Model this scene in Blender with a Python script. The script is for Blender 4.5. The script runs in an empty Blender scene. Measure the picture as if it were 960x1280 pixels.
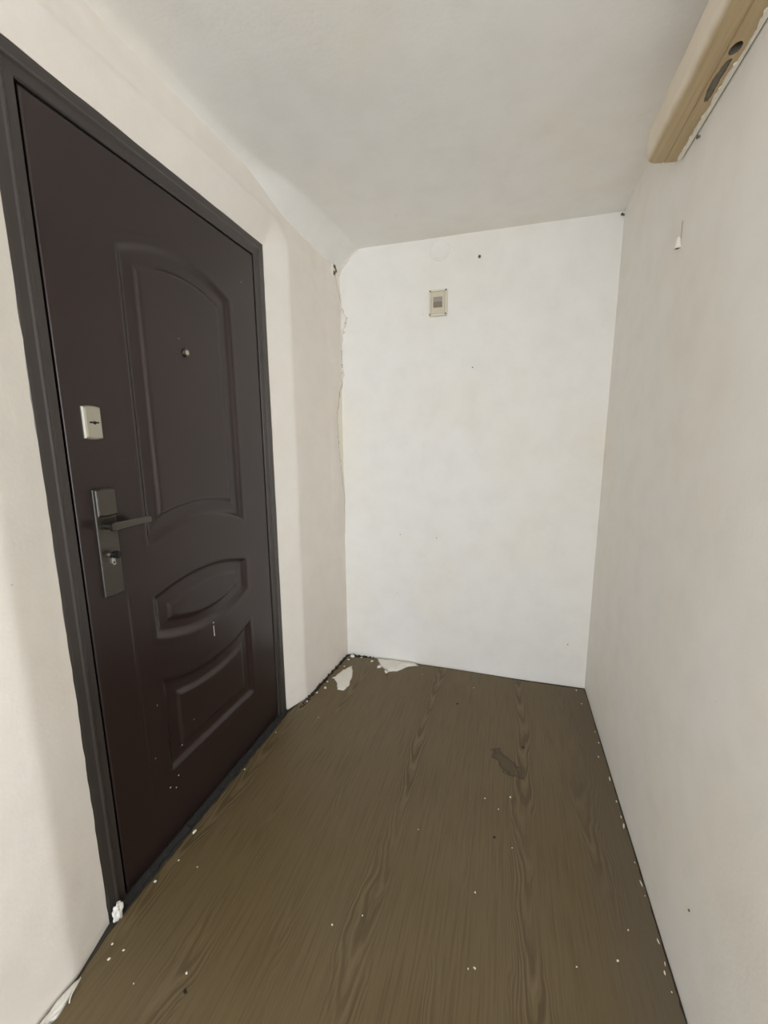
import bpy, bmesh, math, random
import numpy as np
from mathutils import Vector, Matrix, noise

random.seed(7)
SC = bpy.context.scene
COL = SC.collection

# ------------------------------------------------------------------ camera
cam_d = bpy.data.cameras.new('camera')
cam_d.sensor_fit = 'HORIZONTAL'
cam_d.sensor_width = 36.0
cam_d.lens = 36.0 * 500.886 / 960.0
cam_d.clip_start = 0.02
cam = bpy.data.objects.new('camera', cam_d)
COL.objects.link(cam)
_r = Vector((0.95568596, 0.29432496, -0.00609687))
_u = Vector((-0.043554, 0.16184345, 0.98585483))
_w = Vector((-0.29114842, 0.94190207, -0.16749054))
M4 = Matrix(((_r.x, _u.x, -_w.x, 0.0), (_r.y, _u.y, -_w.y, 0.0), (_r.z, _u.z, -_w.z, 1.2627), (0, 0, 0, 1)))
cam.matrix_world = M4
SC.camera = cam

# ------------------------------------------------------------------ world, daylight, exposure
world = bpy.data.worlds.new('world')
SC.world = world
world.use_nodes = True
bg = world.node_tree.nodes['Background']
bg.inputs[0].default_value = (0.72, 0.83, 1.0, 1)
bg.inputs[1].default_value = 1.2

ld = bpy.data.lights.new('window_daylight_offscreen', 'AREA')      # daylight entering by the window of the room behind the camera
ld.shape = 'RECTANGLE'
ld.size = 2.3
ld.size_y = 1.95
ld.energy = 68.0
ld.color = (0.88, 0.945, 1.0)
lo = bpy.data.objects.new('window_daylight_offscreen', ld)
COL.objects.link(lo)
lo.location = (0.45, -1.78, 1.10)        # in the plane of the window opening itself
lo.rotation_euler = (math.radians(90), 0, 0)

SC.view_settings.view_transform = 'Standard'
SC.view_settings.look = 'None'
SC.view_settings.gamma = 1.0
SC.view_settings.use_curve_mapping = False
SC.view_settings.exposure = 0.18
SC.cycles.use_denoising = True
SC.cycles.max_bounces = 12
SC.cycles.diffuse_bounces = 8
SC.cycles.glossy_bounces = 4
SC.cycles.sample_clamp_indirect = 6.0

# ------------------------------------------------------------------ helpers
def s2l(c):
    return tuple(((v / 255) / 12.92 if v <= 10 else (((v / 255) + 0.055) / 1.055) ** 2.4) for v in c) + (1.0,)

class NT:
    """small helper around a material's node tree"""
    def __init__(self, name):
        self.m = bpy.data.materials.new(name)
        self.m.use_nodes = True
        self.t = self.m.node_tree
        self.b = self.t.nodes['Principled BSDF']
        tc = self.t.nodes.new('ShaderNodeTexCoord')
        self.co = tc.outputs['Object']
    def link(self, a, b): self.t.links.new(a, b)
    def setin(self, sock, v):
        if isinstance(v, bpy.types.NodeSocket): self.link(v, sock)
        else: sock.default_value = v
    def math(self, op, a, b=0.0, c=None, clamp=False):
        n = self.t.nodes.new('ShaderNodeMath'); n.operation = op; n.use_clamp = clamp
        self.setin(n.inputs[0], a); self.setin(n.inputs[1], b)
        if c is not None: self.setin(n.inputs[2], c)
        return n.outputs[0]
    def sep(self, v):
        n = self.t.nodes.new('ShaderNodeSeparateXYZ'); self.setin(n.inputs[0], v); return n.outputs
    def comb(self, x, y, z):
        n = self.t.nodes.new('ShaderNodeCombineXYZ')
        for i, v in enumerate((x, y, z)): self.setin(n.inputs[i], v)
        return n.outputs[0]
    def mapping(self, scale=(1, 1, 1), loc=(0, 0, 0), vec=None):
        n = self.t.nodes.new('ShaderNodeMapping')
        self.link(vec or self.co, n.inputs[0]); n.inputs['Scale'].default_value = scale; n.inputs['Location'].default_value = loc
        return n.outputs[0]
    def noise(self, scale, detail=3, rough=0.55, vec=None, dist=0.0):
        n = self.t.nodes.new('ShaderNodeTexNoise')
        self.link(vec or self.co, n.inputs['Vector'])
        n.inputs['Scale'].default_value = scale; n.inputs['Detail'].default_value = detail
        n.inputs['Roughness'].default_value = rough; n.inputs['Distortion'].default_value = dist
        return n.outputs['Fac']
    def ramp(self, f, lo, hi, smooth=True):
        n = self.t.nodes.new('ShaderNodeMapRange')
        n.interpolation_type = 'SMOOTHSTEP' if smooth else 'LINEAR'
        self.setin(n.inputs[0], f); n.inputs[1].default_value = lo; n.inputs[2].default_value = hi
        return n.outputs[0]
    def mix(self, f, a, b):
        n = self.t.nodes.new('ShaderNodeMix'); n.data_type = 'RGBA'
        self.setin(n.inputs[0], f); self.setin(n.inputs[6], a); self.setin(n.inputs[7], b)
        return n.outputs[2]
    def bump(self, h, strength=0.2, dist=0.01):
        n = self.t.nodes.new('ShaderNodeBump'); n.inputs['Strength'].default_value = strength; n.inputs['Distance'].default_value = dist
        self.link(h, n.inputs['Height']); self.link(n.outputs[0], self.b.inputs['Normal'])
    def done(self, color, rough, metal=0.0, spec=None):
        self.setin(self.b.inputs['Base Color'], color); self.setin(self.b.inputs['Roughness'], rough)
        self.setin(self.b.inputs['Metallic'], metal)
        if spec is not None: self.b.inputs['Specular IOR Level'].default_value = spec
        return self.m

def simple(name, col, rough=0.5, metal=0.0, vary=0.12, scale=40.0, bump=0.0):
    n = NT(name)
    a = s2l(col); d = tuple(v * (1 - 2 * vary) for v in a[:3]) + (1,)
    f = n.noise(scale, 4)
    if bump: n.bump(f, bump, 0.004)
    return n.done(n.mix(f, d, a), rough, metal)

def plaster(name, base, warm, warm_amt=0.5, blotch=1.6, rough=0.85, bump=0.25):
    n = NT(name)
    f = n.ramp(n.noise(blotch, 3, 0.5), 0.42, 0.72)
    g = n.noise(9.0, 5, 0.6)
    c = n.mix(n.math('MULTIPLY', f, warm_amt), s2l(base), s2l(warm))
    c = n.mix(n.math('MULTIPLY', n.ramp(g, 0.35, 0.75), 0.10), c, s2l((188, 182, 172)))
    # tiny grey flecks
    fl = n.ramp(n.noise(46.0, 2, 0.4), 0.80, 0.83)
    c = n.mix(n.math('MULTIPLY', fl, 0.35), c, s2l((150, 142, 130)))
    h = n.math('ADD', n.noise(22.0, 4, 0.55), n.math('MULTIPLY', n.noise(120.0, 2, 0.5), 0.35))
    n.bump(h, bump, 0.006)
    return n, c, rough

def mat_plain(*a, **k):
    n, c, r = plaster(*a, **k)
    return n.done(c, r, 0.0, 0.25)

# --- wall materials
M_WHITE = mat_plain('whitewash', (238, 235, 230), (237, 229, 214), warm_amt=0.5, blotch=1.9, bump=0.12)
M_BACK = M_RIGHT = M_CEIL = M_WHITE

def left_wall_material():
    n, c, r = plaster('left_wall_whitewash', (236, 229, 219), (233, 221, 207), warm_amt=0.5, bump=0.12)
    x, y, z = n.sep(n.co)
    wob = n.math('MULTIPLY', n.math('SUBTRACT', n.noise(14.0, 4), 0.5), 0.035)
    yy = n.math('ADD', y, wob)
    far = n.math('MULTIPLY', n.ramp(yy, 2.0, 2.03), n.ramp(z, 0.92, 1.12))
    c = n.mix(far, c, s2l((242, 237, 222)))
    return n.done(c, r, 0.0, 0.25)
M_LEFT = left_wall_material()
M_PATCH = mat_plain('tan_patching_plaster', (234, 226, 216), (230, 217, 203), warm_amt=0.5, bump=0.2)
M_CHIP = simple('white_plaster_chip', (232, 228, 218), 0.9, vary=0.06, scale=60, bump=0.3)
M_CREAM = simple('cream_plaster', (235, 229, 213), 0.9, vary=0.05, scale=60, bump=0.3)
M_DIRT = simple('dark_grit', (48, 42, 36), 0.95, vary=0.3, scale=80, bump=0.5)
M_PIT = simple('pit_grey', (120, 110, 98), 0.95, vary=0.3, scale=150, bump=0.5)  # dark grey for raised lumps standing in for small cavities

def floor_material():
    n = NT('woodgrain_linoleum')
    x, y, z = n.sep(n.co)
    W = 0.205
    xs = n.math('DIVIDE', n.math('ADD', x, 0.0), W)
    col = n.math('FLOOR', xs)
    fr = n.math('MULTIPLY', n.math('SUBTRACT', n.math('SUBTRACT', xs, col), 0.5), W)     # metres from the strip's middle
    wn = n.t.nodes.new('ShaderNodeTexWhiteNoise'); wn.noise_dimensions = '1D'
    n.link(col, wn.inputs['W'])
    off = n.math('MULTIPLY', wn.outputs['Value'], 3.7)
    d1 = n.noise(1.0, 3, 0.5, vec=n.mapping((6, 2.2, 1)))
    d2 = n.noise(1.0, 3, 0.6, vec=n.mapping((34, 5, 1)))
    cx = n.math('ADD', fr, n.math('MULTIPLY', n.math('SUBTRACT', d1, 0.5), 0.13))
    par = n.math('MULTIPLY', n.math('MULTIPLY', cx, cx), 260.0)
    t = n.math('SUBTRACT', n.math('ADD', y, off), par)
    t = n.math('ADD', t, n.math('MULTIPLY', n.math('SUBTRACT', d2, 0.5), 0.17))
    wv = n.math('SINE', n.math('MULTIPLY', t, 42.0))
    wv = n.ramp(wv, -0.1, 0.95)
    # growth rings come and go along the strip
    amp = n.ramp(n.noise(1.0, 2, 0.5, vec=n.mapping((4.5, 1.5, 1), (3, 1, 0))), 0.40, 0.62)
    mid = n.math('SUBTRACT', 1.0, n.ramp(n.math('ABSOLUTE', cx), 0.02, 0.075))
    amp = n.math('MULTIPLY', amp, mid)
    fine = n.noise(1.0, 4, 0.65, vec=n.mapping((150, 5.0, 1)))
    broad = n.noise(1.7, 3, 0.5)
    base = n.mix(n.ramp(broad, 0.3, 0.7), s2l((100, 85, 57)), s2l((106, 91, 65)))
    base = n.mix(n.math('MULTIPLY', n.ramp(fine, 0.42, 0.72), 0.46), base, s2l((72, 57, 34)))
    base = n.mix(n.math('MULTIPLY', n.math('MULTIPLY', wv, amp), 0.55), base, s2l((60, 47, 28)))
    lightg = n.ramp(n.math('SINE', n.math('ADD', n.math('MULTIPLY', t, 42.0), 2.6)), 0.55, 1.0)
    base = n.mix(n.math('MULTIPLY', n.math('MULTIPLY', lightg, amp), 0.50), base, s2l((118, 102, 77)))
    # dust film: in patches, and swept up along the foot of the plain wall
    er = n.ramp(n.math('ADD', x, n.math('MULTIPLY', n.noise(6, 3), 0.2)), 0.28, 0.52)
    dust = er
    dust = n.math('MULTIPLY', n.math('ADD', dust, n.math('MULTIPLY', n.ramp(n.noise(3.1, 4), 0.5, 0.8), 0.4)), 0.55, clamp=True)
    base = n.mix(dust, base, s2l((98, 89, 76)))
    # dried spill
    sx = n.math('ADD', n.math('SUBTRACT', x, 0.045), n.math('MULTIPLY', n.math('SUBTRACT', y, 1.49), 0.55))
    sx = n.math('ADD', sx, n.math('MULTIPLY', n.math('SUBTRACT', n.noise(14, 3), 0.5), 0.10))
    sy = n.math('ADD', n.math('SUBTRACT', y, 1.49), n.math('MULTIPLY', n.math('SUBTRACT', n.noise(17, 3, vec=n.mapping((1, 1, 1), (5, 5, 0))), 0.5), 0.12))
    r2 = n.math('SQRT', n.math('ADD', n.math('POWER', n.math('DIVIDE', sx, 0.040), 2.0), n.math('POWER', n.math('DIVIDE', sy, 0.062), 2.0)))
    inside = n.math('SUBTRACT', 1.0, n.ramp(r2, 0.90, 1.02))
    rim = n.math('MULTIPLY', inside, n.ramp(r2, 0.55, 0.98))
    st = n.math('ADD', n.math('MULTIPLY', inside, 0.42), n.math('MULTIPLY', rim, 0.42))
    base = n.mix(st, base, s2l((50, 39, 22)))
    n.bump(n.math('ADD', fine, n.math('MULTIPLY', n.noise(4.0, 2), 2.0)), 0.08, 0.003)
    rough = n.math('ADD', 0.42, n.math('MULTIPLY', dust, 0.35))
    return n.done(base, rough, 0.0, 0.4)
M_FLOOR = floor_material()
M_SUB = simple('subfloor_concrete', (70, 62, 54), 0.95, vary=0.3, scale=50, bump=0.4)

def door_paint(name, c1, c2, rough):
    n = NT(name)
    f = n.noise(2.2, 4, 0.55)
    g = n.noise(60.0, 3, 0.6)
    c = n.mix(n.ramp(f, 0.35, 0.7), s2l(c1), s2l(c2))
    n.bump(g, 0.02, 0.001)
    n.b.inputs['Specular Tint'].default_value = (1.0, 0.93, 0.91, 1)
    return n.done(c, n.math('ADD', rough, n.math('MULTIPLY', f, 0.10)), 0.0, 0.74)
M_LEAF = door_paint('dark_brown_door_enamel', (32, 21, 20), (36, 24, 23), 0.25)
M_FRAME = door_paint('dark_grey_brown_frame_enamel', (52, 48, 45), (57, 52, 49), 0.27)
M_STEEL = simple('brushed_grey_steel', (108, 104, 98), 0.36, 1.0, 0.10, 90)
M_LOCK = simple('satin_nickel_plate', (196, 190, 174), 0.35, 0.75, 0.05, 60)
M_CHROME = simple('chrome', (205, 203, 198), 0.18, 1.0, 0.03, 60)
M_BLACK = simple('black_plastic', (16, 15, 15), 0.4, 0.0, 0.1, 60)
M_SPECK = simple('dried_paint_speck', (176, 170, 162), 0.8, 0.0, 0.05, 60)
M_RUBBER = simple('grimy_rubber_seal', (30, 28, 25), 0.8, 0.0, 0.25, 60, 0.3)
M_BEIGE = simple('aged_beige_plastic', (224, 218, 199), 0.5, 0.0, 0.05, 30)
M_BEIGE2 = simple('yellowed_beige_plastic', (214, 203, 181), 0.5, 0.0, 0.05, 30)
M_GREYW = simple('grey_label_plastic', (166, 160, 146), 0.5, 0.0, 0.12, 90)
M_NAIL = simple('rusty_nail_head', (112, 102, 92), 0.7, 0.2, 0.2, 200)

XRAIL = 0.4333
def rail_material():
    n = NT('worn_beige_painted_wood')
    x, y, z = n.sep(n.co)
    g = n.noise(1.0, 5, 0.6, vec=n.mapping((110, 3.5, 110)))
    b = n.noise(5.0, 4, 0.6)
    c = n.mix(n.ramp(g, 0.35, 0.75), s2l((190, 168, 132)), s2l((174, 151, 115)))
    cream_edge = n.math('SUBTRACT', 1.0, n.ramp(n.math('ADD', n.math('ADD', x, XRAIL), n.math('MULTIPLY', n.math('SUBTRACT', b, 0.5), 0.022)), 0.336, 0.352))
    c = n.mix(cream_edge, c, s2l((226, 214, 196)))             # lighter cream band along the rounded edge, with a wavy border
    n.bump(g, 0.15, 0.003)
    return n.done(c, 0.55, 0.0, 0.35)
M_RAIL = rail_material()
M_RAILDARK = simple('dark_wood_cavity', (140, 131, 114), 0.95, vary=0.3, scale=120, bump=0.4)
M_WINFRAME = simple('white_window_frame_paint', (225, 225, 222), 0.45, vary=0.04)

def mesh_obj(name, verts, faces, mat, parent=None, smooth=False):
    me = bpy.data.meshes.new(name)
    me.from_pydata([tuple(v) for v in verts], [], [tuple(f) for f in faces])
    me.update()
    if mat: me.materials.append(mat)
    if smooth:
        me.polygons.foreach_set('use_smooth', [True] * len(me.polygons))
    o = bpy.data.objects.new(name, me)
    COL.objects.link(o)
    if parent: o.parent = parent
    return o

def bm_obj(name, bm, mat, parent=None, smooth=False, recalc=True):
    if recalc: bmesh.ops.recalc_face_normals(bm, faces=bm.faces)
    me = bpy.data.meshes.new(name)
    bm.to_mesh(me); bm.free()
    if mat: me.materials.append(mat)
    if smooth: me.polygons.foreach_set('use_smooth', [True] * len(me.polygons))
    o = bpy.data.objects.new(name, me)
    COL.objects.link(o)
    if parent: o.parent = parent
    return o

def box(bm, lo, hi, bevel=0.0, seg=2):
    r = bmesh.ops.create_cube(bm, size=1.0)
    vs = r['verts']
    for v in vs:
        v.co = Vector(((lo[i] + hi[i]) / 2 + v.co[i] * (hi[i] - lo[i])) for i in range(3))
    if bevel:
        es = list({e for v in vs for e in v.link_edges})
        bmesh.ops.bevel(bm, geom=es, offset=bevel, segments=seg, profile=0.5, affect='EDGES')

def cyl(bm, p, axis, r, depth, seg=24, r2=None):
    m = Vector((0, 0, 1)).rotation_difference(Vector(axis)).to_matrix().to_4x4()
    m.translation = Vector(p) + Vector(axis).normalized() * depth / 2
    bmesh.ops.create_cone(bm, cap_ends=True, segments=seg, radius1=r, radius2=r if r2 is None else r2, depth=depth, matrix=m)

def empty(name, loc=(0, 0, 0)):
    o = bpy.data.objects.new(name, None); COL.objects.link(o); o.location = loc
    o.empty_display_size = 0.1
    return o

def tag(o, label, cat, group=None, kind=None):
    o['label'] = label; o['category'] = cat
    if group: o['group'] = group
    if kind: o['kind'] = kind
    return o

def nz(x, y, z=0.0): return noise.noise(Vector((x, y, z)))

# ------------------------------------------------------------------ room geometry constants
XL = -0.9786                 # plane of the door frame's face
DY0, DY1, DZ = 0.617, 1.533, 2.05
XR, YB0, YB1 = 0.4333, 2.108, 2.147
ZC = 2.248
XBL = -0.889                 # back-left corner
YREAR, XSIDE, YPART = -1.75, 2.0, -0.35

def lin(a, b, t): return a + (b - a) * t
def clamp(t, a=0.0, b=1.0): return max(a, min(b, t))
def sm(t): t = clamp(t); return t * t * (3 - 2 * t)

def left_front(y):
    if y < 0.9: return -0.943
    if y < 1.64: return lin(-0.943, -0.925, (y - 0.9) / 0.74)
    return lin(-0.925, XBL, (y - 1.64) / (YB0 - 1.64))

def left_x(y, z):
    xf = left_front(y)
    dy = max(DY0 - y, y - DY1, 0.0)
    dz = max(z - DZ, 0.0)
    jit = 0.006 * nz(y * 3 + 5, z * 3) + 0.003 * nz(y * 12, z * 12, 4)
    wid_y = (0.105 if y < 1 else 0.112) + jit
    wid_z = 0.085 + jit + 0.012 * clamp((y - 0.7) / 0.8)
    s = max(dy / wid_y, dz / wid_z) if z > DZ else dy / wid_y
    if z > DZ and dy > 0:                               # rounded upper corners of the splay
        s = math.hypot(dy / wid_y, dz / wid_z)
    # ease the arris a little
    s = clamp(s)
    e = s if s < 0.93 else 0.93 + 0.07 * sm((s - 0.93) / 0.07)
    x = lin(XL + 0.006, xf, e)
    x += 0.0016 * nz(y * 6, z * 6, 1) + 0.0008 * nz(y * 20, z * 20, 2)
    if z > DZ: x += 0.0045 * math.exp(-((dz / wid_z - 1.0) / 0.09) ** 2) * (1.0 + 0.7 * nz(y * 18, 3.7)) * sm((1.62 - y) / 0.15)
    # plaster grows rougher over the head of the door
    if z > 2.08: x += 0.0022 * nz(y * 14, z * 22, 8)
    return x

def ceil_z(x, y):
    xw = left_front(y) - 0.02
    c = 0.022
    if y > 1.35: c = lin(0.022, 0.085, sm((y - 1.35) / 0.3))
    if y > 1.65: c = lin(0.085, 0.128, (y - 1.65) / 0.45)
    ext = lin(0.06, 0.13, sm((y - 1.3) / 0.4))
    t = clamp(1 - (x - xw) / ext)
    z = ZC - c * (t ** 1.4)
    z += 0.0018 * nz(x * 4, y * 4, 3) + 0.0007 * nz(x * 17, y * 17, 5)
    if y > 1.2 and x < -0.5: z += 0.0025 * nz(x * 13, y * 13, 9) * sm((y - 1.2) / 0.5) * sm((-0.5 - x) / 0.3)
    return z

def grid(name, us, vs, fn, mat, skip=None, smooth=True, parent=None, flip=False):
    nu, nv = len(us), len(vs)
    verts = [fn(u, v) for u in us for v in vs]
    faces = []
    for i in range(nu - 1):
        for j in range(nv - 1):
            if skip and skip((us[i] + us[i + 1]) / 2, (vs[j] + vs[j + 1]) / 2): continue
            a, b, c, d = i * nv + j, (i + 1) * nv + j, (i + 1) * nv + j + 1, i * nv + j + 1
            faces.append((a, d, c, b) if flip else (a, b, c, d))
    return mesh_obj(name, verts, faces, mat, parent, smooth)

def steps(*marks):
    """marks: (value, step) pairs -> monotone list that hits every value"""
    out = []
    for (a, st), (b, _) in zip(marks[:-1], marks[1:]):
        n = max(1, round((b - a) / st))
        out += [a + (b - a) * k / n for k in range(n)]
    return out + [marks[-1][0]]

# ------------------------------------------------------------------ walls
ys = steps((YREAR, 0.2), (0.0, 0.03), (0.38, 0.0125), (DY0, 0.03), (DY1, 0.0125), (YB0 + 0.01, 1))
zs = steps((-0.01, 0.03), (1.9, 0.0125), (DZ, 0.009), (2.26, 1))
def left_fn(y, z):
    yy, zz = y, z
    if abs(y - DY0) < 1e-6 and z <= DZ + 1e-6: yy = y + 0.002 + 0.0025 * nz(z * 25, 1.3)
    if abs(y - DY1) < 1e-6 and z <= DZ + 1e-6: yy = y - 0.002 + 0.003 * nz(z * 22, 7.3)
    if abs(z - DZ) < 1e-6 and DY0 - 1e-6 <= y <= DY1 + 1e-6: zz = z - 0.002 + 0.003 * nz(y * 22, 3.3)
    return (left_x(y, z), yy, zz)
wall_left = grid('wall_left', ys, zs, left_fn, M_LEFT, skip=lambda y, z: DY0 < y < DY1 and z < DZ, flip=False)
bm = bmesh.new()                                              # masonry behind the plaster skin
box(bm, (-1.20, YREAR, -0.01), (XL - 0.004, DY0 - 0.0005, 2.30)); box(bm, (-1.20, DY1 + 0.0005, -0.01), (XL - 0.004, 2.2, 2.30))
box(bm, (-1.20, DY0 - 0.0005, DZ + 0.0005), (XL - 0.004, DY1 + 0.0005, 2.30))
bm_obj('masonry', bm, M_LEFT, wall_left)
tag(wall_left, 'uneven off-white plastered wall with splayed reveals around the dark door', 'wall', kind='structure')

def back_y(x): return lin(YB0, YB1, (x - XBL) / (XR - XBL))
wall_back = grid('wall_back', steps((XBL - 0.06, 0.02), (XR + 0.02, 1)), steps((-0.01, 0.03), (2.26, 1)),
    lambda x, z: (x, back_y(x) + 0.0018 * nz(x * 4, z * 4, 11) + 0.0006 * nz(x * 18, z * 18, 12) - 0.012 * math.exp(-max(z, 0) / 0.03) * sm((x + 0.35) / 0.5), z), M_BACK)
tag(wall_back, 'bright white plastered end wall carrying the small beige switch box', 'wall', kind='structure')

wall_right = grid('wall_right', steps((YPART, 0.03), (YB1 + 0.02, 1)), steps((-0.01, 0.03), (2.26, 1)),
    lambda y, z: (XR + 0.0012 * nz(y * 3, z * 3, 21) + 0.0005 * nz(y * 16, z * 16, 22), y, z), M_RIGHT, flip=True)
tag(wall_right, 'plain pale grey-white wall facing the door', 'wall', kind='structure')

# the room behind the camera
bm = bmesh.new(); box(bm, (XR + 0.001, YPART - 0.10, -0.01), (XSIDE + 0.1, YPART, 2.26))
tag(bm_obj('wall_partition', bm, M_RIGHT), 'white partition wall at the end of the hall, out of view', 'wall', kind='structure')
bm = bmesh.new(); box(bm, (XSIDE, YREAR, -0.01), (XSIDE + 0.1, YPART - 0.1, 2.26))
tag(bm_obj('wall_side', bm, M_RIGHT), 'white side wall of the room behind, out of view', 'wall', kind='structure')
WX0, WX1, WZ0, WZ1 = -0.75, 1.65, 0.08, 2.12
bm = bmesh.new()
box(bm, (-1.05, YREAR - 0.2, -0.01), (WX0, YREAR, 2.26)); box(bm, (WX1, YREAR - 0.2, -0.01), (XSIDE + 0.1, YREAR, 2.26))
box(bm, (WX0, YREAR - 0.2, -0.01), (WX1, YREAR, WZ0)); box(bm, (WX0, YREAR - 0.2, WZ1), (WX1, YREAR, 2.26))
tag(bm_obj('wall_rear', bm, M_RIGHT), 'white window wall of the room behind, out of view', 'wall', kind='structure')
win = empty('window_1', ((WX0 + WX1) / 2, YREAR - 0.1, WZ0)); tag(win, 'white framed window in the rear wall, out of view', 'window', kind='structure')
def wbar(name, lo, hi):
    b = bmesh.new(); L = win.location
    box(b, [lo[i] - L[i] for i in range(3)], [hi[i] - L[i] for i in range(3)], 0.004)
    return bm_obj(name, b, M_WINFRAME, win)
for x0 in (WX0, (WX0 + WX1) / 2 - 0.025, WX1 - 0.05): wbar('window_stile', (x0, YREAR - 0.14, WZ0), (x0 + 0.05, YREAR - 0.08, WZ1))
for z0 in (WZ0, WZ1 - 0.05): wbar('window_rail', (WX0 + 0.05, YREAR - 0.135, z0), (WX1 - 0.05, YREAR - 0.085, z0 + 0.05))

# ceiling
xs_c = steps((-1.06, 0.0125), (-0.70, 0.03), (XR + 0.05, 0.2), (XSIDE + 0.1, 1))
ys_c = steps((YREAR - 0.1, 0.2), (0.0, 0.03), (1.3, 0.015), (2.2, 1))
ceiling = grid('ceiling', xs_c, ys_c, lambda x, y: (x, y, ceil_z(x, y)), M_CEIL, flip=True)
tag(ceiling, 'uneven whitewashed ceiling with patched plaster in the corner by the door', 'ceiling', kind='structure')

# floor: concrete slab and the sheet of wood-print linoleum with torn edges
bm = bmesh.new(); box(bm, (-1.1, YREAR - 0.2, -0.10), (XSIDE + 0.1, 2.25, -0.006))
floor = bm_obj('floor', bm, M_SUB)
tag(floor, 'brown wood-print linoleum floor with ragged edges', 'floor', kind='structure')
def edge_pts():
    P = []
    y = -1.7
    P_left = []
    while y < 0.50: P_left.append((-0.937 + 0.002 * nz(y * 15, 31), y)); y += 0.05
    y = 0.50
    while y < 0.615: P_left.append((lin(-0.932, -0.950, (y - 0.5) / 0.115) + 0.002 * nz(y * 40, 32), y)); y += 0.012
    while y < 1.52: P_left.append((-0.950 + 0.005 * nz(y * 9, 33) + 0.004 * nz(y * 40, 34), y)); y += 0.012
    P_left += [(-0.945, 1.54), (-0.935, 1.60), (-0.915, 1.64)]
    y = 1.66
    while y < 2.07: P_left.append((left_front(y) + 0.018 + 0.008 * nz(y * 22, 35), y)); y += 0.012
    x = -0.862; back = []
    while x < 0.41:
        back.append((x, back_y(x) - 0.015 - 0.018 * sm((x + 0.3) / 0.5) + 0.004 * nz(x * 20, 36) - (0.018 * math.exp(-((x + 0.82) / 0.05) ** 2))))
        x += 0.015
    y = 2.118; right = []
    while y > YPART: right.append((XR - 0.006 + 0.0035 * nz(y * 14, 37) + 0.0025 * nz(y * 50, 38), y)); y -= 0.015
    right += [(XR - 0.01, YPART - 0.11), (XSIDE - 0.01, YPART - 0.11), (XSIDE - 0.01, -1.7)]
    return P_left + back + right
pts = edge_pts()
bm = bmesh.new()
top = [bm.verts.new((x, y, 0.0)) for x, y in pts]
bot = [bm.verts.new((x, y, -0.0055)) for x, y in pts]
f = bm.faces.new(top)
for i in range(len(pts)):
    j = (i + 1) % len(pts); bm.faces.new((top[i], bot[i], bot[j], top[j]))
bmesh.ops.triangulate(bm, faces=[f], ngon_method='EAR_CLIP')
bm_obj('linoleum_sheet', bm, M_FLOOR, floor)

# ------------------------------------------------------------------ plaster details on the walls
# ragged lip of tan plaster in the corner by the end wall
def lip_s(z):
    tab = [(0.75, 0.0), (0.95, -0.006), (1.11, -0.034), (1.24, -0.062), (1.41, -0.072), (1.54, -0.034), (1.59, 0.0), (1.635, 0.018), (1.68, 0.006), (1.75, -0.006),
           (1.80, 0.010), (1.86, 0.020), (1.92, 0.038), (1.955, 0.022), (2.02, -0.01), (2.09, -0.05), (2.15, -0.07)]
    for (a, sa), (b, sb) in zip(tab[:-1], tab[1:]):
        if z <= b: break
    s = lin(sa, sb, clamp((z - a) / (b - a)))
    return s + 0.008 * nz(z * 45, 41) + 0.007 * nz(z * 130, 42)
def lip_pt(s, z, off):
    if s < -0.004: y = YB0 + s; return (left_x(y, z) + off, y, z)
    if s > 0.004: return (XBL + s, back_y(XBL + s) - off, z)
    return (XBL + off + max(s, 0) * 0.5, YB0 - off + min(s, 0) * 0.5, z)
rows = steps((0.75, 0.004), (2.15, 1)); NC = 12
V = []; F = []
for z in rows:
    s1 = lip_s(z); fade = sm((z - 0.75) / 0.25)
    for k in range(NC):
        t = k / (NC - 1); s = lin(-0.15, s1, t)
        off = (0.0045 * sm(t * 1.6) + 0.003 * t ** 6 * max(0, nz(z * 60, 43) + 0.4)) * fade + 0.0012 * sm(t * 6) * sm((z - .75) / .05)
        V.append(lip_pt(s, z, off))
    V.append(lip_pt(s1 - 0.001, z, -0.003))
n = NC + 1
for i in range(len(rows) - 1):
    for k in range(n - 1): F.append((i * n + k, i * n + k + 1, (i + 1) * n + k + 1, (i + 1) * n + k))
mesh_obj('ragged_plaster_lip', V, F, M_PATCH, wall_left, True)
for nm_, mt_, cnt, r0 in (('edge_chips', M_CREAM, 70, 0.0045), ('edge_pits', M_PIT, 34, 0.0026)):
    bmx = bmesh.new()
    for k in range(cnt):
        z = random.uniform(1.05, 2.0); s_ = lip_s(z) + random.uniform(-0.010, 0.004)
        c = Vector(lip_pt(s_, z, 0.004 if nm_ == 'edge_chips' else 0.006))
        q = bmesh.ops.create_icosphere(bmx, subdivisions=1, radius=1.0)
        r_ = r0 * random.uniform(0.5, 1.2)
        for v in q['verts']: v.co = c + Vector((v.co.x * r_ * 0.8, v.co.y * r_, v.co.z * r_ * random.uniform(1.0, 2.0)))
    o = bm_obj(nm_, bmx, mt_, wall_left, False, recalc=False); o['kind'] = 'stuff'

def lump(name, loc, size, mat, parent=None, seed=0, sub=2, rough=0.35, rot=0.0):
    b = bmesh.new(); bmesh.ops.create_icosphere(b, subdivisions=sub, radius=1.0)
    for v in b.verts:
        k = 1 + rough * nz(v.co.x * 1.6 + seed * 7.1, v.co.y * 1.6, v.co.z * 1.6) + rough * 0.5 * nz(v.co.x * 4 + seed, v.co.y * 4, v.co.z * 4)
        v.co = Vector((v.co.x * size[0] * k, v.co.y * size[1] * k, v.co.z * size[2] * k))
    o = bm_obj(name, b, mat, parent, sub > 1, recalc=False)
    o.location = loc; o.rotation_euler = (0, 0, rot)
    return o
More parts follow.
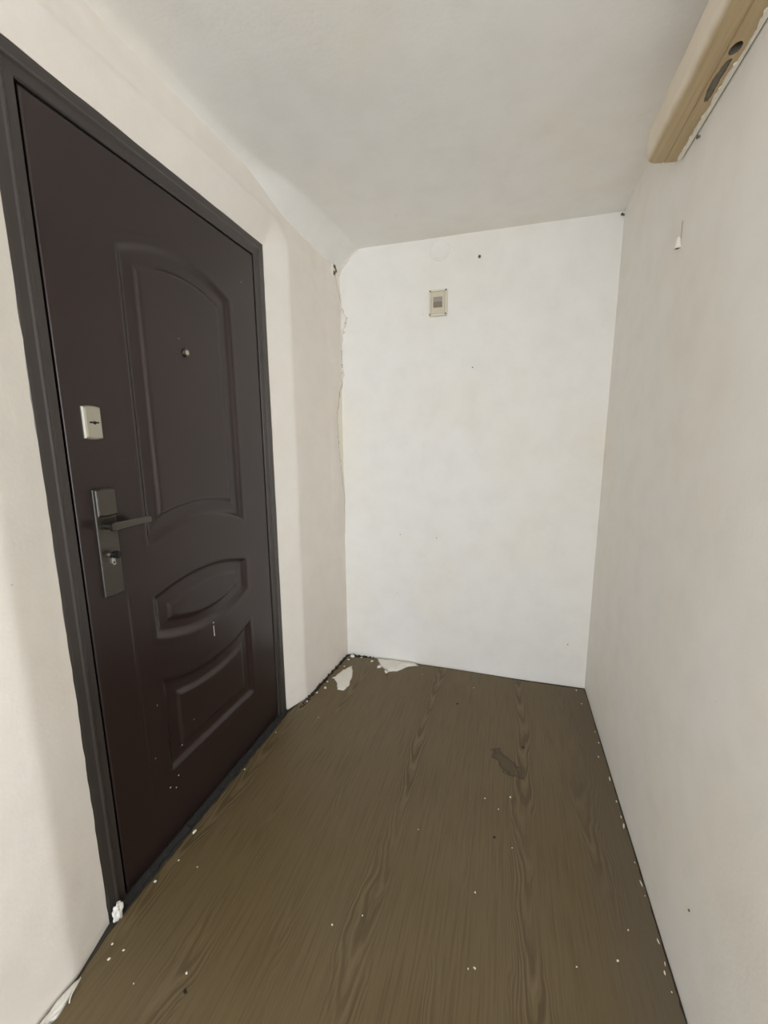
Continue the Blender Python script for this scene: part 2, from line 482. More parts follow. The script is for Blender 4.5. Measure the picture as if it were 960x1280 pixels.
# loose knob of plaster with two dark pits, high in the corner
zz = 2.135; yy = 2.035
lump('plaster_knob', (left_x(yy, zz) + 0.002, yy, zz), (0.008, 0.030, 0.036), M_CREAM, wall_left, 3)
for dy, dz, sz in ((0.004, 0.014, (0.006, 0.013, 0.010)), (-0.004, -0.017, (0.006, 0.010, 0.011)), (0.02, 0.002, (0.006, 0.007, 0.010))):
    lump('plaster_pit', (left_x(yy, zz) + 0.0075, yy + dy, zz + dz), sz, M_PIT, wall_left, 5)
# ragged plaster step under the ceiling on the end wall
V = []; F = []; xs_p = steps((XBL - 0.01, 0.003), (XBL + 0.105, 1))
for i, x in enumerate(xs_p):
    t = clamp((x - XBL) / 0.085)
    zb = ceil_z(x, 2.10) - 0.004 - 0.020 * (1 - 0.7 * t) * (0.6 + nz(x * 60, 51) + 0.8 * nz(x * 190, 52))
    yb = back_y(x)
    for (off, zq) in ((-0.002, 2.262), (0.012 * (1 - t) + 0.004, 2.255), (0.010 * (1 - t) + 0.004, zb + 0.004), (-0.003, zb)):
        V.append((x, yb - off, zq))
for i in range(len(xs_p) - 1):
    for k in range(3): F.append((i * 4 + k, i * 4 + k + 1, (i + 1) * 4 + k + 1, (i + 1) * 4 + k))
mesh_obj('ragged_ceiling_plaster', V, F, M_PATCH, ceiling, True)

# lumps of filler along the foot of the reveals
def smear(name, outline, h, mat, parent=None, z0=0.0, seed=0):
    """flat splash of plaster with a domed top"""
    cx = sum(p[0] for p in outline) / len(outline); cy = sum(p[1] for p in outline) / len(outline)
    o2 = []
    m = len(outline)
    for i in range(m):
        a, b_ = outline[i], outline[(i + 1) % m]
        for k in range(5):
            t = k / 5; x = lin(a[0], b_[0], t); y = lin(a[1], b_[1], t)
            o2.append((x + 0.006 * nz(x * 60, y * 60, seed), y + 0.006 * nz(x * 60, y * 60, seed + 9)))
    V = []; F = []; m = len(o2)
    for s, hh in ((1.0, 0.0), (0.86, 0.7), (0.5, 1.0)):
        for x, y in o2: V.append((cx + (x - cx) * s, cy + (y - cy) * s, z0 + h * hh * (1 + 0.5 * nz(x * 40, y * 40, seed + s))))
    V.append((cx, cy, z0 + h))
    for q in range(2):
        for i in range(m):
            j = (i + 1) % m; F.append((q * m + i, q * m + j, (q + 1) * m + j, (q + 1) * m + i))
    for i in range(m): F.append((2 * m + i, 2 * m + (i + 1) % m, 3 * m))
    F.append(tuple(reversed(range(m))))
    return mesh_obj(name, V, F, mat, parent, True)
tag(smear('plaster_splash', [(-0.866, 1.845), (-0.845, 1.93), (-0.812, 1.985), (-0.775, 1.90), (-0.757, 1.80), (-0.765, 1.752), (-0.80, 1.748), (-0.828, 1.80)], 0.0025, M_CHIP, None, 0.0, 3),
    'flat white plaster splash dried on the floor near the back corner', 'plaster splash')
tag(smear('plaster_splash', [(-0.70, 2.10), (-0.655, 2.03), (-0.60, 1.985), (-0.545, 2.0), (-0.50, 2.065), (-0.44, 2.092), (-0.47, 2.113), (-0.60, 2.11)], 0.008, M_CHIP, None, 0.0, 5),
    'thick white plaster spill at the foot of the end wall, reaching over the floor edge', 'plaster splash')
tag(smear('plaster_strip', [(-0.936, 0.30), (-0.935, 0.42), (-0.936, 0.507), (-0.926, 0.512), (-0.917, 0.47), (-0.910, 0.455), (-0.918, 0.43), (-0.908, 0.40), (-0.915, 0.30)], 0.010, M_CHIP, None, 0.0, 8),
    'long white strip of broken plaster lying along the wall near the door', 'plaster strip')
b = bmesh.new()
prev = None
for i in range(13):
    t = i / 12; p = Vector((-0.930 + 0.022 * t, 0.512 - 0.04 * t + 0.004 * math.sin(t * 6), 0.002 + 0.006 * math.sin(t * 3.1)))
    if prev is not None: cyl(b, prev, (p - prev), 0.0013, (p - prev).length, 6)
    prev = p
tag(bm_obj('plaster_curl', b, M_CREAM), 'thin pale curled splinter on the floor beside the plaster strip', 'splinter')
tag(lump('plaster_lump', (-0.955, 0.632, 0.022), (0.008, 0.014, 0.026), M_CHIP, None, 11, 3, 0.8), 'white plaster lump stuck at the foot of the door frame', 'plaster lump')

# ------------------------------------------------------------------ the door
door = empty('door_1', (XL, DY0, 0.0))
tag(door, 'dark brown pressed-steel entrance door with arched panels in a grey-brown frame', 'door', kind='structure')
def D(u, z, out=0.0): return (out, u, z)                   # door-local point: out = towards the hall
WD = DY1 - DY0

# frame members
PROF = [(0.0, -0.06), (0.0, 0.003), (0.003, 0.006), (0.010, 0.0068), (0.026, 0.0068), (0.030, 0.009), (0.034, 0.009), (0.038, 0.0045), (0.043, 0.0035), (0.057, 0.0025), (0.060, -0.001), (0.060, -0.06)]
FU, FZ = 0.0, DZ
def jamb(name, side):
    V = []; F = []; m = len(PROF)
    for z_end in (0, 1):
        for a, bq in PROF:
            u = a if side == 0 else WD - a
            z = -0.006 if z_end == 0 else DZ - a
            V.append(D(u, z, bq))
    for k in range(m - 1): F.append((k, k + 1, m + k + 1, m + k))
    F.append(tuple(range(m))); F.append(tuple(range(m, 2 * m)))
    bmx = bmesh.new(); vv = [bmx.verts.new(v) for v in V]
    for fc in F: bmx.faces.new([vv[i] for i in fc])
    return bm_obj(name, bmx, M_FRAME, door)
jamb('door_jamb', 0); jamb('door_jamb', 1)
bmx = bmesh.new(); m = len(PROF)
vv = [bmx.verts.new(D(a, DZ - a, bq)) for a, bq in PROF] + [bmx.verts.new(D(WD - a, DZ - a, bq)) for a, bq in PROF]
for k in range(m - 1): bmx.faces.new((vv[k], vv[k + 1], vv[m + k + 1], vv[m + k]))
bmx.faces.new(vv[:m]); bmx.faces.new(vv[m:])
bm_obj('door_head', bmx, M_FRAME, door)
bmx = bmesh.new(); box(bmx, D(0.0, -0.006, -0.06), D(WD, 0.010, 0.004), 0.002)
bm_obj('threshold', bmx, M_RUBBER, door)
# crumbling dirt fillet between threshold and linoleum
V = []; F = []; us = steps((0.012, 0.007), (WD - 0.005, 1))
for i, u in enumerate(us):
    w_ = 0.006 + 0.007 * nz(u * 20, 61) + 0.006 * nz(u * 70, 62)
    h_ = 0.009 + 0.004 * nz(u * 35, 63) + 0.003 * nz(u * 110, 64)
    V += [D(u, h_, 0.002), D(u, h_ * 0.8, 0.002 + w_ * 0.5), D(u, 0.001, 0.008 + w_), D(u, -0.0058, 0.010 + w_)]
for i in range(len(us) - 1):
    for k in range(3): F.append((i * 4 + k, (i + 1) * 4 + k, (i + 1) * 4 + k + 1, i * 4 + k + 1))
mesh_obj('grime_fillet', V, F, M_RUBBER, door, False)

# leaf: pressed relief as a height field
LU0, LU1, LZ0, LZ1 = 0.0660, WD - 0.0650, 0.012, DZ - 0.064
def arc(u0, u1, zc, zm, n=28):
    return [(lin(u0, u1, k / n), zc + (zm - zc) * (1 - (2 * k / n - 1) ** 2)) for k in range(n + 1)]
UL, UR = 0.250, 0.692
panels = [
    arc(UL, UR, 0.972, 1.022) + arc(UR, UL, 1.772, 1.828),
    arc(UL, UR, 0.694, 0.642) + arc(UR, UL, 0.822, 0.860),
    arc(UL, UR, 0.236, 0.236) + arc(UR, UL, 0.562, 0.512),
]
def poly_sd(U, Z, poly):
    P = np.array(poly); Q = np.roll(P, -1, 0)
    best = np.full(U.shape, 9.0); inside = np.zeros(U.shape, bool)
    for (ax, ay), (bx, by) in zip(P, Q):
        ex, ey = bx - ax, by - ay; l2 = ex * ex + ey * ey
        if l2 < 1e-12: continue
        t = np.clip(((U - ax) * ex + (Z - ay) * ey) / l2, 0, 1)
        best = np.minimum(best, np.hypot(U - ax - t * ex, Z - ay - t * ey))
        if abs(ey) > 1e-9:
            c = ((ay > Z) != (by > Z)) & (U < (bx - ax) * (Z - ay) / ey + ax)
            inside ^= c
    return np.where(inside, best, -best)
NU, NZ = 262, 656
ug = np.linspace(LU0, LU1, NU); zg = np.linspace(LZ0, LZ1, NZ)
U, Z = np.meshgrid(ug, zg, indexing='ij')
H = np.zeros(U.shape)
PX = [-0.020, -0.006, 0.0, 0.004, 0.016, 0.024, 0.048, 0.054, 0.064, 0.070, 0.5]
PH = [0.0, 0.0006, 0.0006, 0.0, -0.0105, -0.0120, -0.0108, -0.0098, -0.0020, -0.0012, -0.0012]
dfine = np.linspace(-0.03, 0.4, 2200); hfine = np.interp(dfine, PX, PH)
ker = np.ones(13) / 13.0
hfine = np.convolve(np.pad(hfine, 6, mode='edge'), ker, 'valid')
for pl in panels:
    sd = poly_sd(U, Z, pl)
    H += np.interp(np.clip(sd, -0.03, 0.39), dfine, hfine)
# shallow vertical score line beside the lock stile, very slight oil-canning of the sheet
sc = np.exp(-((U - 0.176) / 0.0022) ** 2) * np.clip((0.87 - Z) / 0.03, 0, 1) * np.clip((Z - 0.14) / 0.2, 0, 1)
H -= 0.0024 * sc
H += 0.0006 * np.sin(U * 9 + 1.0) * np.sin(Z * 5.0 + 0.4)
edge = np.minimum(np.minimum(U - LU0, LU1 - U), np.minimum(Z - LZ0, LZ1 - Z))
H -= 0.003 * np.clip(1 - edge / 0.005, 0, 1) ** 2
LEAF_OUT = -0.001
verts = np.stack([H + LEAF_OUT, U, Z], -1).reshape(-1, 3)
idx = np.arange(NU * NZ).reshape(NU, NZ)
quads = np.stack([idx[:-1, :-1], idx[1:, :-1], idx[1:, 1:], idx[:-1, 1:]], -1).reshape(-1, 4)
ring = list(idx[:, 0]) + list(idx[-1, 1:]) + list(idx[-2::-1, -1]) + list(idx[0, -2:0:-1])
nb = len(verts)
back = np.array([(-0.05, verts[i][1], verts[i][2]) for i in ring])
allv = np.concatenate([verts, back])
skirt = []
for k in range(len(ring)):
    j = (k + 1) % len(ring); skirt.append((int(ring[k]), nb + k, nb + j, int(ring[j])))
faces = [tuple(int(v) for v in q) for q in quads] + skirt
me = bpy.data.meshes.new('door_leaf'); me.from_pydata(allv.tolist(), [], faces); me.update()
me.materials.append(M_LEAF)
sm_flags = [True] * len(quads) + [False] * len(skirt)
me.polygons.foreach_set('use_smooth', sm_flags)
leaf = bpy.data.objects.new('door_leaf', me); COL.objects.link(leaf); leaf.parent = door
leaf['label'] = 'dark brown leaf with three pressed arched panels'
# dark rebate behind the gap
bmx = bmesh.new(); box(bmx, D(0.055, 0.0, -0.075), D(WD - 0.055, DZ - 0.055, -0.058))
bm_obj('rebate', bmx, M_RUBBER, door)

FACE = LEAF_OUT
# --- door viewer
bmx = bmesh.new(); cyl(bmx, D(0.463, 1.548, FACE - 0.004), (1, 0, 0), 0.0135, 0.0085, 28, 0.0120)
pv = bm_obj('door_viewer', bmx, M_STEEL, leaf); pv['label'] = 'round metal door viewer'
bmx = bmesh.new(); cyl(bmx, D(0.463, 1.548, FACE + 0.0045), (1, 0, 0), 0.0070, 0.0008, 20); 
bm_obj('lens', bmx, M_LOCK, pv)

def plate(bm_, u0, u1, z0, z1, t, bow=0.0, bev=0.003, n=10, base=FACE):
    """plate standing on the leaf whose ends bow outwards"""
    out = [(lin(u0, u1, k / n), z0 - bow * (1 - (2 * k / n - 1) ** 2)) for k in range(n + 1)] + \
          [(lin(u1, u0, k / n), z1 + bow * (1 - (2 * k / n - 1) ** 2)) for k in range(n + 1)]
    cu, cz = (u0 + u1) / 2, (z0 + z1) / 2
    def ins(p, d): 
        return (cu + (p[0] - cu) * (1 - d / ((u1 - u0) / 2)), cz + (p[1] - cz) * (1 - d / ((z1 - z0) / 2)))
    rings = []
    for d, h in ((0, -0.003), (0, t - bev), (bev * 0.35, t - bev * 0.3), (bev, t)):
        rings.append([bm_.verts.new(D(*ins(p, d), base + h)) for p in out])
    m_ = len(out)
    for a, c in zip(rings[:-1], rings[1:]):
        for i in range(m_): j = (i + 1) % m_; bm_.faces.new((a[i], a[j], c[j], c[i]))
    bm_.faces.new(rings[-1]); bm_.faces.new(list(reversed(rings[0])))

# --- upper lock plate with its keyhole
bmx = bmesh.new(); plate(bmx, 0.108, 0.1535, 1.280, 1.356, 0.009, 0.003, 0.006)
lp = bm_obj('lock_plate', bmx, M_LOCK, leaf); lp['label'] = 'pale satin metal lock plate with black keyhole'
bmx = bmesh.new()
box(bmx, D(0.120, 1.3165, FACE + 0.0075), D(0.1445, 1.3205, FACE + 0.0096), 0.0008)
cyl(bmx, D(0.133, 1.3178, FACE + 0.0075), (1, 0, 0), 0.0042, 0.0022, 16)
bm_obj('keyhole', bmx, M_BLACK, lp)

# --- escutcheon with lever
bmx = bmesh.new(); plate(bmx, 0.106, 0.1605, 0.877, 1.155, 0.008, 0.003, 0.0025)
es = bm_obj('escutcheon', bmx, M_STEEL, leaf); es['label'] = 'long grey metal escutcheon plate'
bmx = bmesh.new(); plate(bmx, 0.108, 0.1590, 1.088, 1.1535, 0.013, 0.003, 0.004, base=FACE + 0.004)
bm_obj('cover_block', bmx, M_STEEL, es)
bmx = bmesh.new()
cyl(bmx, D(0.128, 1.062, FACE + 0.004), (1, 0, 0), 0.013, 0.006, 24)
cyl(bmx, D(0.128, 1.062, FACE + 0.008), (1, 0, 0), 0.0095, 0.040, 20)
# lever blade: flattened bar leaving the spindle towards the hinges
prof = []
for k in range(15):
    t = k / 14; u = lin(0.112, 0.232, t)
    zc_ = 1.062 + 0.002 * math.sin(t * 2.6); xo = FACE + 0.047 - 0.004 * t
    hh = lin(0.0115, 0.0095, t); th = lin(0.0065, 0.0045, t)
    if k in (0, 14): hh *= 0.8; th *= 0.75
    ringv = []
    for q in range(12):
        a = 2 * math.pi * q / 12
        ca, sa = math.cos(a), math.sin(a)
        px = math.copysign(abs(ca) ** 0.5, ca) * th; pz = math.copysign(abs(sa) ** 0.5, sa) * hh
        ringv.append(bmx.verts.new(D(u, zc_ + pz, xo + px)))
    prof.append(ringv)
for a, c in zip(prof[:-1], prof[1:]):
    for i in range(12): j = (i + 1) % 12; bmx.faces.new((a[i], a[j], c[j], c[i]))
bmx.faces.new(prof[0]); bmx.faces.new(prof[-1])
lv = bm_obj('lever_handle', bmx, M_STEEL, es)
# euro cylinder and thumb-turn
bmx = bmesh.new()
cyl(bmx, D(0.136, 0.984, FACE + 0.002), (1, 0, 0), 0.0095, 0.012, 24)
box(bmx, D(0.1312, 0.960, FACE + 0.002), D(0.1408, 0.984, FACE + 0.0135), 0.002)
cyl(bmx, D(0.136, 0.9615, FACE + 0.002), (1, 0, 0), 0.0049, 0.0115, 16)
bm_obj('lock_cylinder', bmx, M_CHROME, es)
bmx = bmesh.new()
cyl(bmx, D(0.136, 0.986, FACE + 0.013), (1, 0, 0), 0.0055, 0.010, 16)
cyl(bmx, D(0.136, 0.986, FACE + 0.021), (1, 0, 0), 0.0105, 0.010, 24, 0.0100)
box(bmx, D(0.1335, 0.9775, FACE + 0.030), D(0.1385, 0.9945, FACE + 0.0345), 0.001)
tt = bm_obj('thumb_turn', bmx, M_BLACK, es); tt['label'] = 'black thumb-turn'

# paint marks on the leaf
bmx = bmesh.new(); box(bmx, D(0.4835, 0.588, -0.004), D(0.4862, 0.628, 0.0007), 0.0004); bm_obj('scratch_mark', bmx, M_SPECK, leaf)
bmx = bmesh.new(); cyl(bmx, D(0.4845, 0.639, -0.003), (1, 0, 0), 0.0026, 0.0038, 10); bm_obj('paint_speck', bmx, M_SPECK, leaf)
sp = None
for (u, z, r) in ((0.36, 0.345, 0.0022), (0.275, 0.205, 0.0028), (0.262, 0.172, 0.0022), (0.240, 0.192, 0.0026), (0.225, 0.49, 0.0022), (0.20, 0.33, 0.0020), (0.44, 1.585, 0.0016), (0.77, 1.86, 0.0022), (0.31, 0.285, 0.0026)):
    if sp is None:
        bmx = bmesh.new(); cyl(bmx, (0, 0, -0.003), (1, 0, 0), 1.0, 1.0, 8)
        bmx.free()
        bmx = bmesh.new(); bmesh.ops.create_icosphere(bmx, subdivisions=1, radius=1.0)
        sp = bm_obj('paint_speck', bmx, M_SPECK, leaf); o = sp
    else:
        o = sp.copy(); COL.objects.link(o); o.parent = leaf
    iu = int(np.argmin(abs(ug - u))); iz = int(np.argmin(abs(zg - z)))
    o.location = D(u, z, FACE + float(H[iu, iz])); o.scale = (0.0008, r, r * 1.1)

# ------------------------------------------------------------------ things on the end wall
wy = back_y(-0.366)
# small beige switch box
sbx = empty('switch_box', (-0.366, wy, 1.948))
tag(sbx, 'small beige plastic switch box with grey centre fixed high on the white end wall', 'switch box')
def P(x, z, out): return (x, -out, z)
bmx = bmesh.new(); box(bmx, P(-0.0445, -0.060, 0.014), P(0.0445, 0.060, -0.002), 0.003); bm_obj('back_plate', bmx, M_BEIGE, sbx)
bmx = bmesh.new()
box(bmx, P(-0.0445, -0.060, 0.021), P(-0.036, 0.060, 0.012), 0.002); box(bmx, P(0.036, -0.060, 0.021), P(0.0445, 0.060, 0.012), 0.002)
box(bmx, P(-0.037, 0.051, 0.0205), P(0.037, 0.060, 0.012), 0.002); box(bmx, P(-0.037, -0.060, 0.0205), P(0.037, -0.051, 0.012), 0.002)
bm_obj('cover_rim', bmx, M_BEIGE, sbx)
bmx = bmesh.new(); box(bmx, P(-0.034, -0.049, 0.017), P(0.034, 0.049, 0.012), 0.0015); bm_obj('cover_panel', bmx, M_BEIGE2, sbx)
for z0, z1, mt in ((0.004, 0.026, M_GREYW), (-0.022, 0.002, simple('brown_grey_rocker', (138, 126, 110), 0.5, 0, 0.1, 60))):
    bmx = bmesh.new(); box(bmx, P(-0.023, z0, 0.0215), P(0.021, z1, 0.016), 0.0015); bm_obj('rocker', bmx, mt, sbx)
for sx in (-0.039, 0.039):
    for sz in (-0.054, 0.054):
        bmx = bmesh.new(); cyl(bmx, P(sx, sz, 0.0195), (0, -1, 0), 0.0038, 0.0025, 12); bm_obj('screw', bmx, M_NAIL, sbx)

# painted-over round junction cover just under the ceiling
wy2 = back_y(-0.364)
jc = empty('junction_cover', (-0.364, wy2, 2.192)); tag(jc, 'round white painted junction cover just under the ceiling above the switch box', 'junction cover')
bmx = bmesh.new()
NS = 48; prof2 = [(0.0, 0.0075), (0.0390, 0.0070), (0.0405, 0.0065), (0.0415, 0.0010), (0.0440, 0.0010), (0.0452, 0.0060), (0.0480, 0.0050), (0.0500, -0.002)]
rings = []
for r_, o_ in prof2[1:]:
    rings.append([bmx.verts.new(P(r_ * math.cos(2 * math.pi * k / NS), r_ * math.sin(2 * math.pi * k / NS), o_)) for k in range(NS)])
c0 = bmx.verts.new(P(0, 0, prof2[0][1]))
for k in range(NS): bmx.faces.new((c0, rings[0][k], rings[0][(k + 1) % NS]))
for a, c in zip(rings[:-1], rings[1:]):
    for k in range(NS): j = (k + 1) % NS; bmx.faces.new((a[k], c[k], c[j], a[j]))
bm_obj('cover_disc', bmx, M_BACK, jc, True)

def nail(name, p, axis, r, ln, mat, label, cat, group=None):
    e = bmesh.new(); a = Vector(axis)
    cyl(e, Vector(p) - a * 0.004, axis, r * 0.55, ln + 0.004, 10)
    cyl(e, Vector(p) + a * (ln - 0.001), axis, r, 0.002, 14, r * 0.8)
    return tag(bm_obj(name, e, mat), label, cat, group)
nail('screw', (-0.173, back_y(-0.173), 2.137), (0, -1, 0), 0.0065, 0.012, M_NAIL, 'dark screw standing out of the end wall beside the round cover', 'screw')
for (x, z, r, lb) in ((-0.191, 1.636, 0.0030, 'tiny dark nail head in the end wall just below the switch box level'),
                      (-0.356, 0.755, 0.0026, 'tiny nail head halfway down the end wall, directly under the switch box'),
                      (-0.560, 0.763, 0.0024, 'fainter tiny nail head halfway down the end wall, towards the ragged plaster corner'),
                      (0.338, 0.224, 0.0028, 'tiny nail head low on the end wall beside the plain grey-white wall')):
    nail('nail', (x, back_y(x) , z), (0, -1, 0), r, 0.0022, M_NAIL, lb, 'nail', 'nail heads in the end wall')
nail('nail', (XR, 0.905, 0.225), (-1, 0, 0), 0.0028, 0.0022, M_NAIL, 'tiny dark nail head low on the plain grey-white wall', 'nail')
nail('screw', (XR, 1.362, 2.035), (-1, 0, 0), 0.0050, 0.006, M_NAIL, 'dark screw in the grey-white wall just under the wooden rail', 'screw')
nail('nail', (0.428, 2.140, 2.232), (-0.7, -0.7, 0), 0.006, 0.010, M_NAIL, 'dark nail in the ceiling corner beyond the wooden rail', 'nail')

# white wall peg with a bit of wire
peg = empty('wall_peg', (XR, 1.415, 1.808)); tag(peg, 'white wall peg with a wisp of wire on the grey-white wall below the wooden rail', 'wall peg')
bmx = bmesh.new(); cyl(bmx, (-0.0075, 0, -0.012), (0, 0, 1), 0.0085, 0.022, 16, 0.0055); cyl(bmx, (-0.0075, 0, 0.010), (0, 0, 1), 0.0055, 0.008, 16, 0.002)
bm_obj('peg_body', bmx, M_CHIP, peg)
bmx = bmesh.new(); cyl(bmx, (-0.002, 0, 0.012), (0.0, 0.02, 1), 0.0009, 0.045, 6); bm_obj('wire', bmx, M_GREYW, peg)
bmx = bmesh.new(); cyl(bmx, (-0.0085, 0, -0.0128), (0, 0, 1), 0.0042, 0.002, 12); bm_obj('peg_hole', bmx, M_NAIL, peg)

# ------------------------------------------------------------------ wooden rail on the wall facing the door
rail = empty('wooden_rail', (XR, 1.485, 2.05))
tag(rail, 'worn beige wooden rail with rounded edge fixed along the wall under the ceiling', 'rail')
def RL(x, y, z): return (x - XR, y - 1.485, z - 2.05)
prof3 = [(0.4275, 2.052), (0.390, 2.050), (0.3885, 2.0525), (0.386, 2.0525), (0.3845, 2.050), (0.362, 2.0505)]
for k in range(9):
    a = math.radians(90 * k / 8)
    prof3.append((0.360 - 0.022 * math.sin(a), 2.0725 - 0.022 * math.cos(a)))
prof3 += [(0.3372, 2.10), (0.3385, 2.122), (0.345, 2.134), (0.360, 2.138), (0.4275, 2.138)]
bmx = bmesh.new()
yl_ = steps((-0.33, 0.10), (1.0, 0.02), (1.485, 1)); rings = []
for y in yl_:
    rr = []
    for (x, z) in prof3:
        endk = sm((y - 1.455) / 0.03)
        xx = x + 0.0010 * nz(y * 9, x * 30, 71) + endk * 0.006 * (0.385 - x) / 0.05
        zq = z + 0.0010 * nz(y * 9, x * 30, 72) + endk * 0.004 * (2.09 - z) / 0.04
        rr.append(bmx.verts.new(RL(xx, y + (0.010 * (0.39 - x) / 0.05 * -1.0 if y > 1.48 else 0), zq)))
    rings.append(rr)
m = len(prof3)
for a, c in zip(rings[:-1], rings[1:]):
    for i in range(m): j = (i + 1) % m; bmx.faces.new((a[i], a[j], c[j], c[i]))
bmx.faces.new(rings[0]); bmx.faces.new(rings[-1])
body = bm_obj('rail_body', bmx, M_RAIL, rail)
# knot hole and broken-out slot are cut into the underside
bmx = bmesh.new()
cyl(bmx, RL(0.405, 1.130, 2.035), (0, 0, 1), 0.0105, 0.045, 18)
for v in bmx.verts: v.co.y = (v.co.y - (1.130 - 1.485)) * 1.5 + (1.130 - 1.485)
bvs = []
for k in range(22):
    t = k / 21; y = lin(1.155, 1.265, t); w_ = 0.0105 * math.sin(math.pi * (0.08 + 0.84 * t)) + 0.003 * nz(y * 120, 81)
    bvs.append((0.4045 - w_, y))
for k in range(22):
    t = 1 - k / 21; y = lin(1.155, 1.265, t); bvs.append((0.411 + 0.003 * nz(y * 90, 82), y))
lo_ = [bmx.verts.new(RL(x, y, 2.04)) for x, y in bvs]; hi_ = [bmx.verts.new(RL(x, y, 2.0545)) for x, y in bvs]
bmx.faces.new(lo_); bmx.faces.new(hi_)
for i in range(len(bvs)): j = (i + 1) % len(bvs); bmx.faces.new((lo_[i], lo_[j], hi_[j], hi_[i]))
cut = bm_obj('cutter', bmx, M_RAILDARK, rail)
md = body.modifiers.new('cut', 'BOOLEAN'); md.object = cut; md.operation = 'DIFFERENCE'; md.solver = 'EXACT'
try: md.material_mode = 'TRANSFER'
except Exception: pass
bpy.context.view_layer.update()
dg = bpy.context.evaluated_depsgraph_get()
nm = bpy.data.meshes.new_from_object(body.evaluated_get(dg))
body.modifiers.clear(); body.data = nm
bpy.data.objects.remove(cut, do_unlink=True)
# smudged white plaster line between rail and wall, broken in places
V = []; F = []; yy_ = steps((-0.33, 0.05), (0.95, 0.006), (1.470, 1))
for y in yy_:
    w_ = 0.009 + 0.004 * nz(y * 30, 91) + 0.004 * nz(y * 110, 92)
    if 1.09 < y < 1.17: w_ *= 0.5
    V += [RL(0.4290, y, 2.056), RL(0.4290, y, 2.0482), RL(0.4278 - w_, y, 2.0482), RL(0.4278 - w_, y, 2.0530)]
for i in range(len(yy_) - 1):
    for k in range(3): F.append((i * 4 + k, (i + 1) * 4 + k, (i + 1) * 4 + k + 1, i * 4 + k + 1))
mesh_obj('plaster_bead', V, F, M_CREAM, rail)
for y0, y1 in ((-0.2, -0.14), (0.55, 0.61), (1.30, 1.36)):
    bmx = bmesh.new(); box(bmx, RL(0.42, y0, 2.075), RL(XR + 0.001, y1, 2.12)); bm_obj('fixing_block', bmx, M_RAILDARK, rail)

# ------------------------------------------------------------------ crumbs
crumbs = []
for k in range(4):
    b = bmesh.new(); bmesh.ops.create_icosphere(b, subdivisions=1, radius=1.0)
    for v in b.verts:
        q = 1 + 0.9 * nz(v.co.x * 2.3 + 17 * k, v.co.y * 2.3, v.co.z * 2.3)
        v.co = v.co * q
    mn = min(v.co.z for v in b.verts)
    for v in b.verts: v.co.z -= mn
    me = bpy.data.meshes.new('crumb'); b.to_mesh(me); b.free(); crumbs.append(me)
cm = {}
def crumb(name, x, y, r, mat, label, group, stretch=1.0, z=0.0):
    key = (random.randrange(4), mat.name)
    if key not in cm:
        q = crumbs[key[0]].copy(); q.materials.append(mat); cm[key] = q
    o = bpy.data.objects.new(name, cm[key]); COL.objects.link(o)
    o.location = (x, y, z); o.rotation_euler = (0, 0, random.uniform(0, 6.28) if stretch < 1.5 else random.uniform(-0.25, 0.25))
    o.scale = (r, r * stretch, r * 0.55)
    tag(o, label, 'crumb', group)
OPEN = [(0.06, 1.331), (0.02, 1.269), (-0.028, 1.301), (-0.232, 1.116), (-0.037, 0.976), (-0.325, 0.83), (-0.395, 0.787), (-0.04, 0.8), (-0.025, 0.805), (0.213, 0.88), (0.354, 1.001), (-0.405, 2.012), (-0.122, 1.965), (-0.799, 1.523), (-0.692, 0.593), (-0.798, 0.541), (-0.878, 0.583), (-0.848, 0.804), (0.312, 0.923), (0.064, 1.141)]
for i, (x, y) in enumerate(OPEN):
    crumb('plaster_crumb', x, y, (0.0030, 0.0020, 0.0026, 0.0018)[i % 4], M_CHIP, 'tiny white plaster crumb lying on the open brown floor', 'plaster crumbs on the open floor', random.uniform(0.8, 1.3))
for x, y, lb in [(-0.187, 1.809, 'tiny dark dirt crumb on the floor in front of the end wall'), (0.112, 1.597, 'tiny dark dirt crumb on the floor beside the dried spill stain'),
                 (0.01, 1.16, 'tiny dark dirt crumb in the middle of the open floor'), (-0.67, 0.565, 'tiny dark dirt crumb on the floor near the foot of the door frame')]:
    crumb('dirt_crumb', x, y, 0.0042, M_DIRT, lb, 'dark dirt crumbs on the floor', 1.2)
for i, (x, y) in enumerate([(-0.938, 0.893), (-0.918, 0.804), (-0.936, 0.734), (-0.941, 1.161), (-0.936, 1.378), (-0.918, 0.584), (-0.897, 0.558)]):
    crumb('plaster_crumb', x, y, (0.0062, 0.0024, 0.0048, 0.0030, 0.0026, 0.0028, 0.0034)[i], M_CHIP if i % 3 else M_CREAM, ('largest white plaster crumb lying along the door threshold' if i == 0 else 'small white plaster crumb on the floor beside the plaster lump at the frame foot' if i > 4 else 'small white plaster crumb lying along the door threshold'), 'plaster crumbs along the threshold', 1.2)
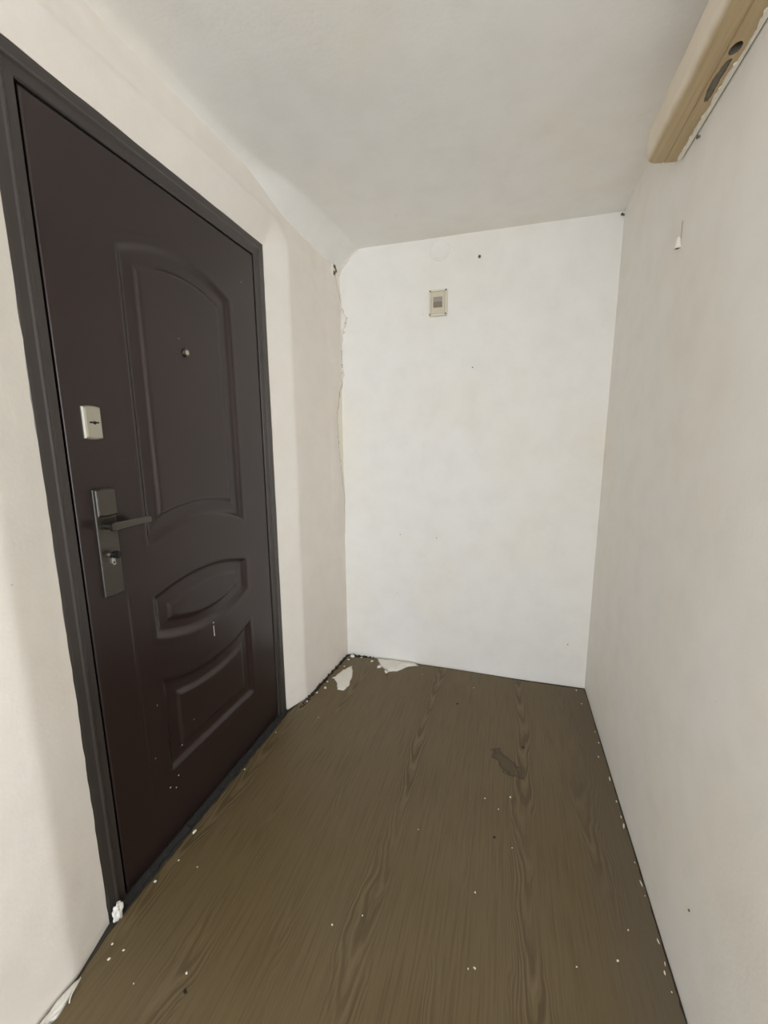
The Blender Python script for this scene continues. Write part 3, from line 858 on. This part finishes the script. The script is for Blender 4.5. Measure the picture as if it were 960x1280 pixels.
for i, (x, y, r) in enumerate([(-0.842, 2.072, 0.017), (-0.655, 2.012, 0.016), (-0.600, 1.970, 0.017), (-0.715, 2.055, 0.010), (-0.862, 1.835, 0.008), (-0.880, 1.795, 0.007), (-0.868, 1.742, 0.009), (-0.905, 1.612, 0.008), (-0.855, 2.035, 0.009), (-0.850, 1.96, 0.008), (-0.79, 2.08, 0.007), (-0.889, 1.69, 0.007)]):
    crumb('plaster_crumb', x, y, r * 0.75, M_CHIP, ('large white plaster crumb wedged right in the back corner' if i == 0 else 'large white plaster crumb in front of the thick plaster spill' if i < 3 else 'small white plaster crumb in the grit near the back corner beyond the door'), 'plaster crumbs in the back corner', 1.1)
for i, (x, y) in enumerate([(0.418, 1.787), (0.403, 1.634), (0.421, 1.423), (0.421, 1.326), (0.422, 1.107), (0.421, 0.996), (0.414, 0.929), (0.421, 0.95), (0.417, 0.895), (0.387, 2.095), (0.395, 1.983), (0.421, 1.523), (0.421, 1.202), (0.421, 1.36), (0.42, 1.72), (0.422, 1.14)]):
    crumb('plaster_flake', x, y, (0.0028, 0.0019, 0.0024)[i % 3] * (0.7 if y < 1.25 else 1.0), M_CREAM, 'thin white paint flake lying along the foot of the grey-white wall', 'paint flakes along the plain wall', (1.0, 3.6, 2.4, 4.4)[i % 4])
# gritty dark rubble in the gaps at the foot of the walls
random.seed(21)
bmx = bmesh.new()
def grit(x, y, r, z):
    q = bmesh.ops.create_icosphere(bmx, subdivisions=1, radius=r)
    for v in q['verts']:
        v.co = Vector((x + v.co.x * random.uniform(.7, 1.3), y + v.co.y * random.uniform(.7, 1.3), z + v.co.z * 0.7))
for k in range(150):
    y = random.uniform(1.56, 2.09); grit(left_front(y) + random.uniform(0.002, 0.024), y, random.uniform(0.002, 0.0055), 0.0)
for k in range(50):
    x = random.uniform(-0.87, -0.72); grit(x, back_y(x) - random.uniform(0.004, 0.026), random.uniform(0.002, 0.006), 0.0)
gr = bm_obj('grit', bmx, M_DIRT, None, False, recalc=False)
tag(gr, 'dark gritty rubble in the gap at the foot of the wall beyond the door', 'grit', kind='stuff')
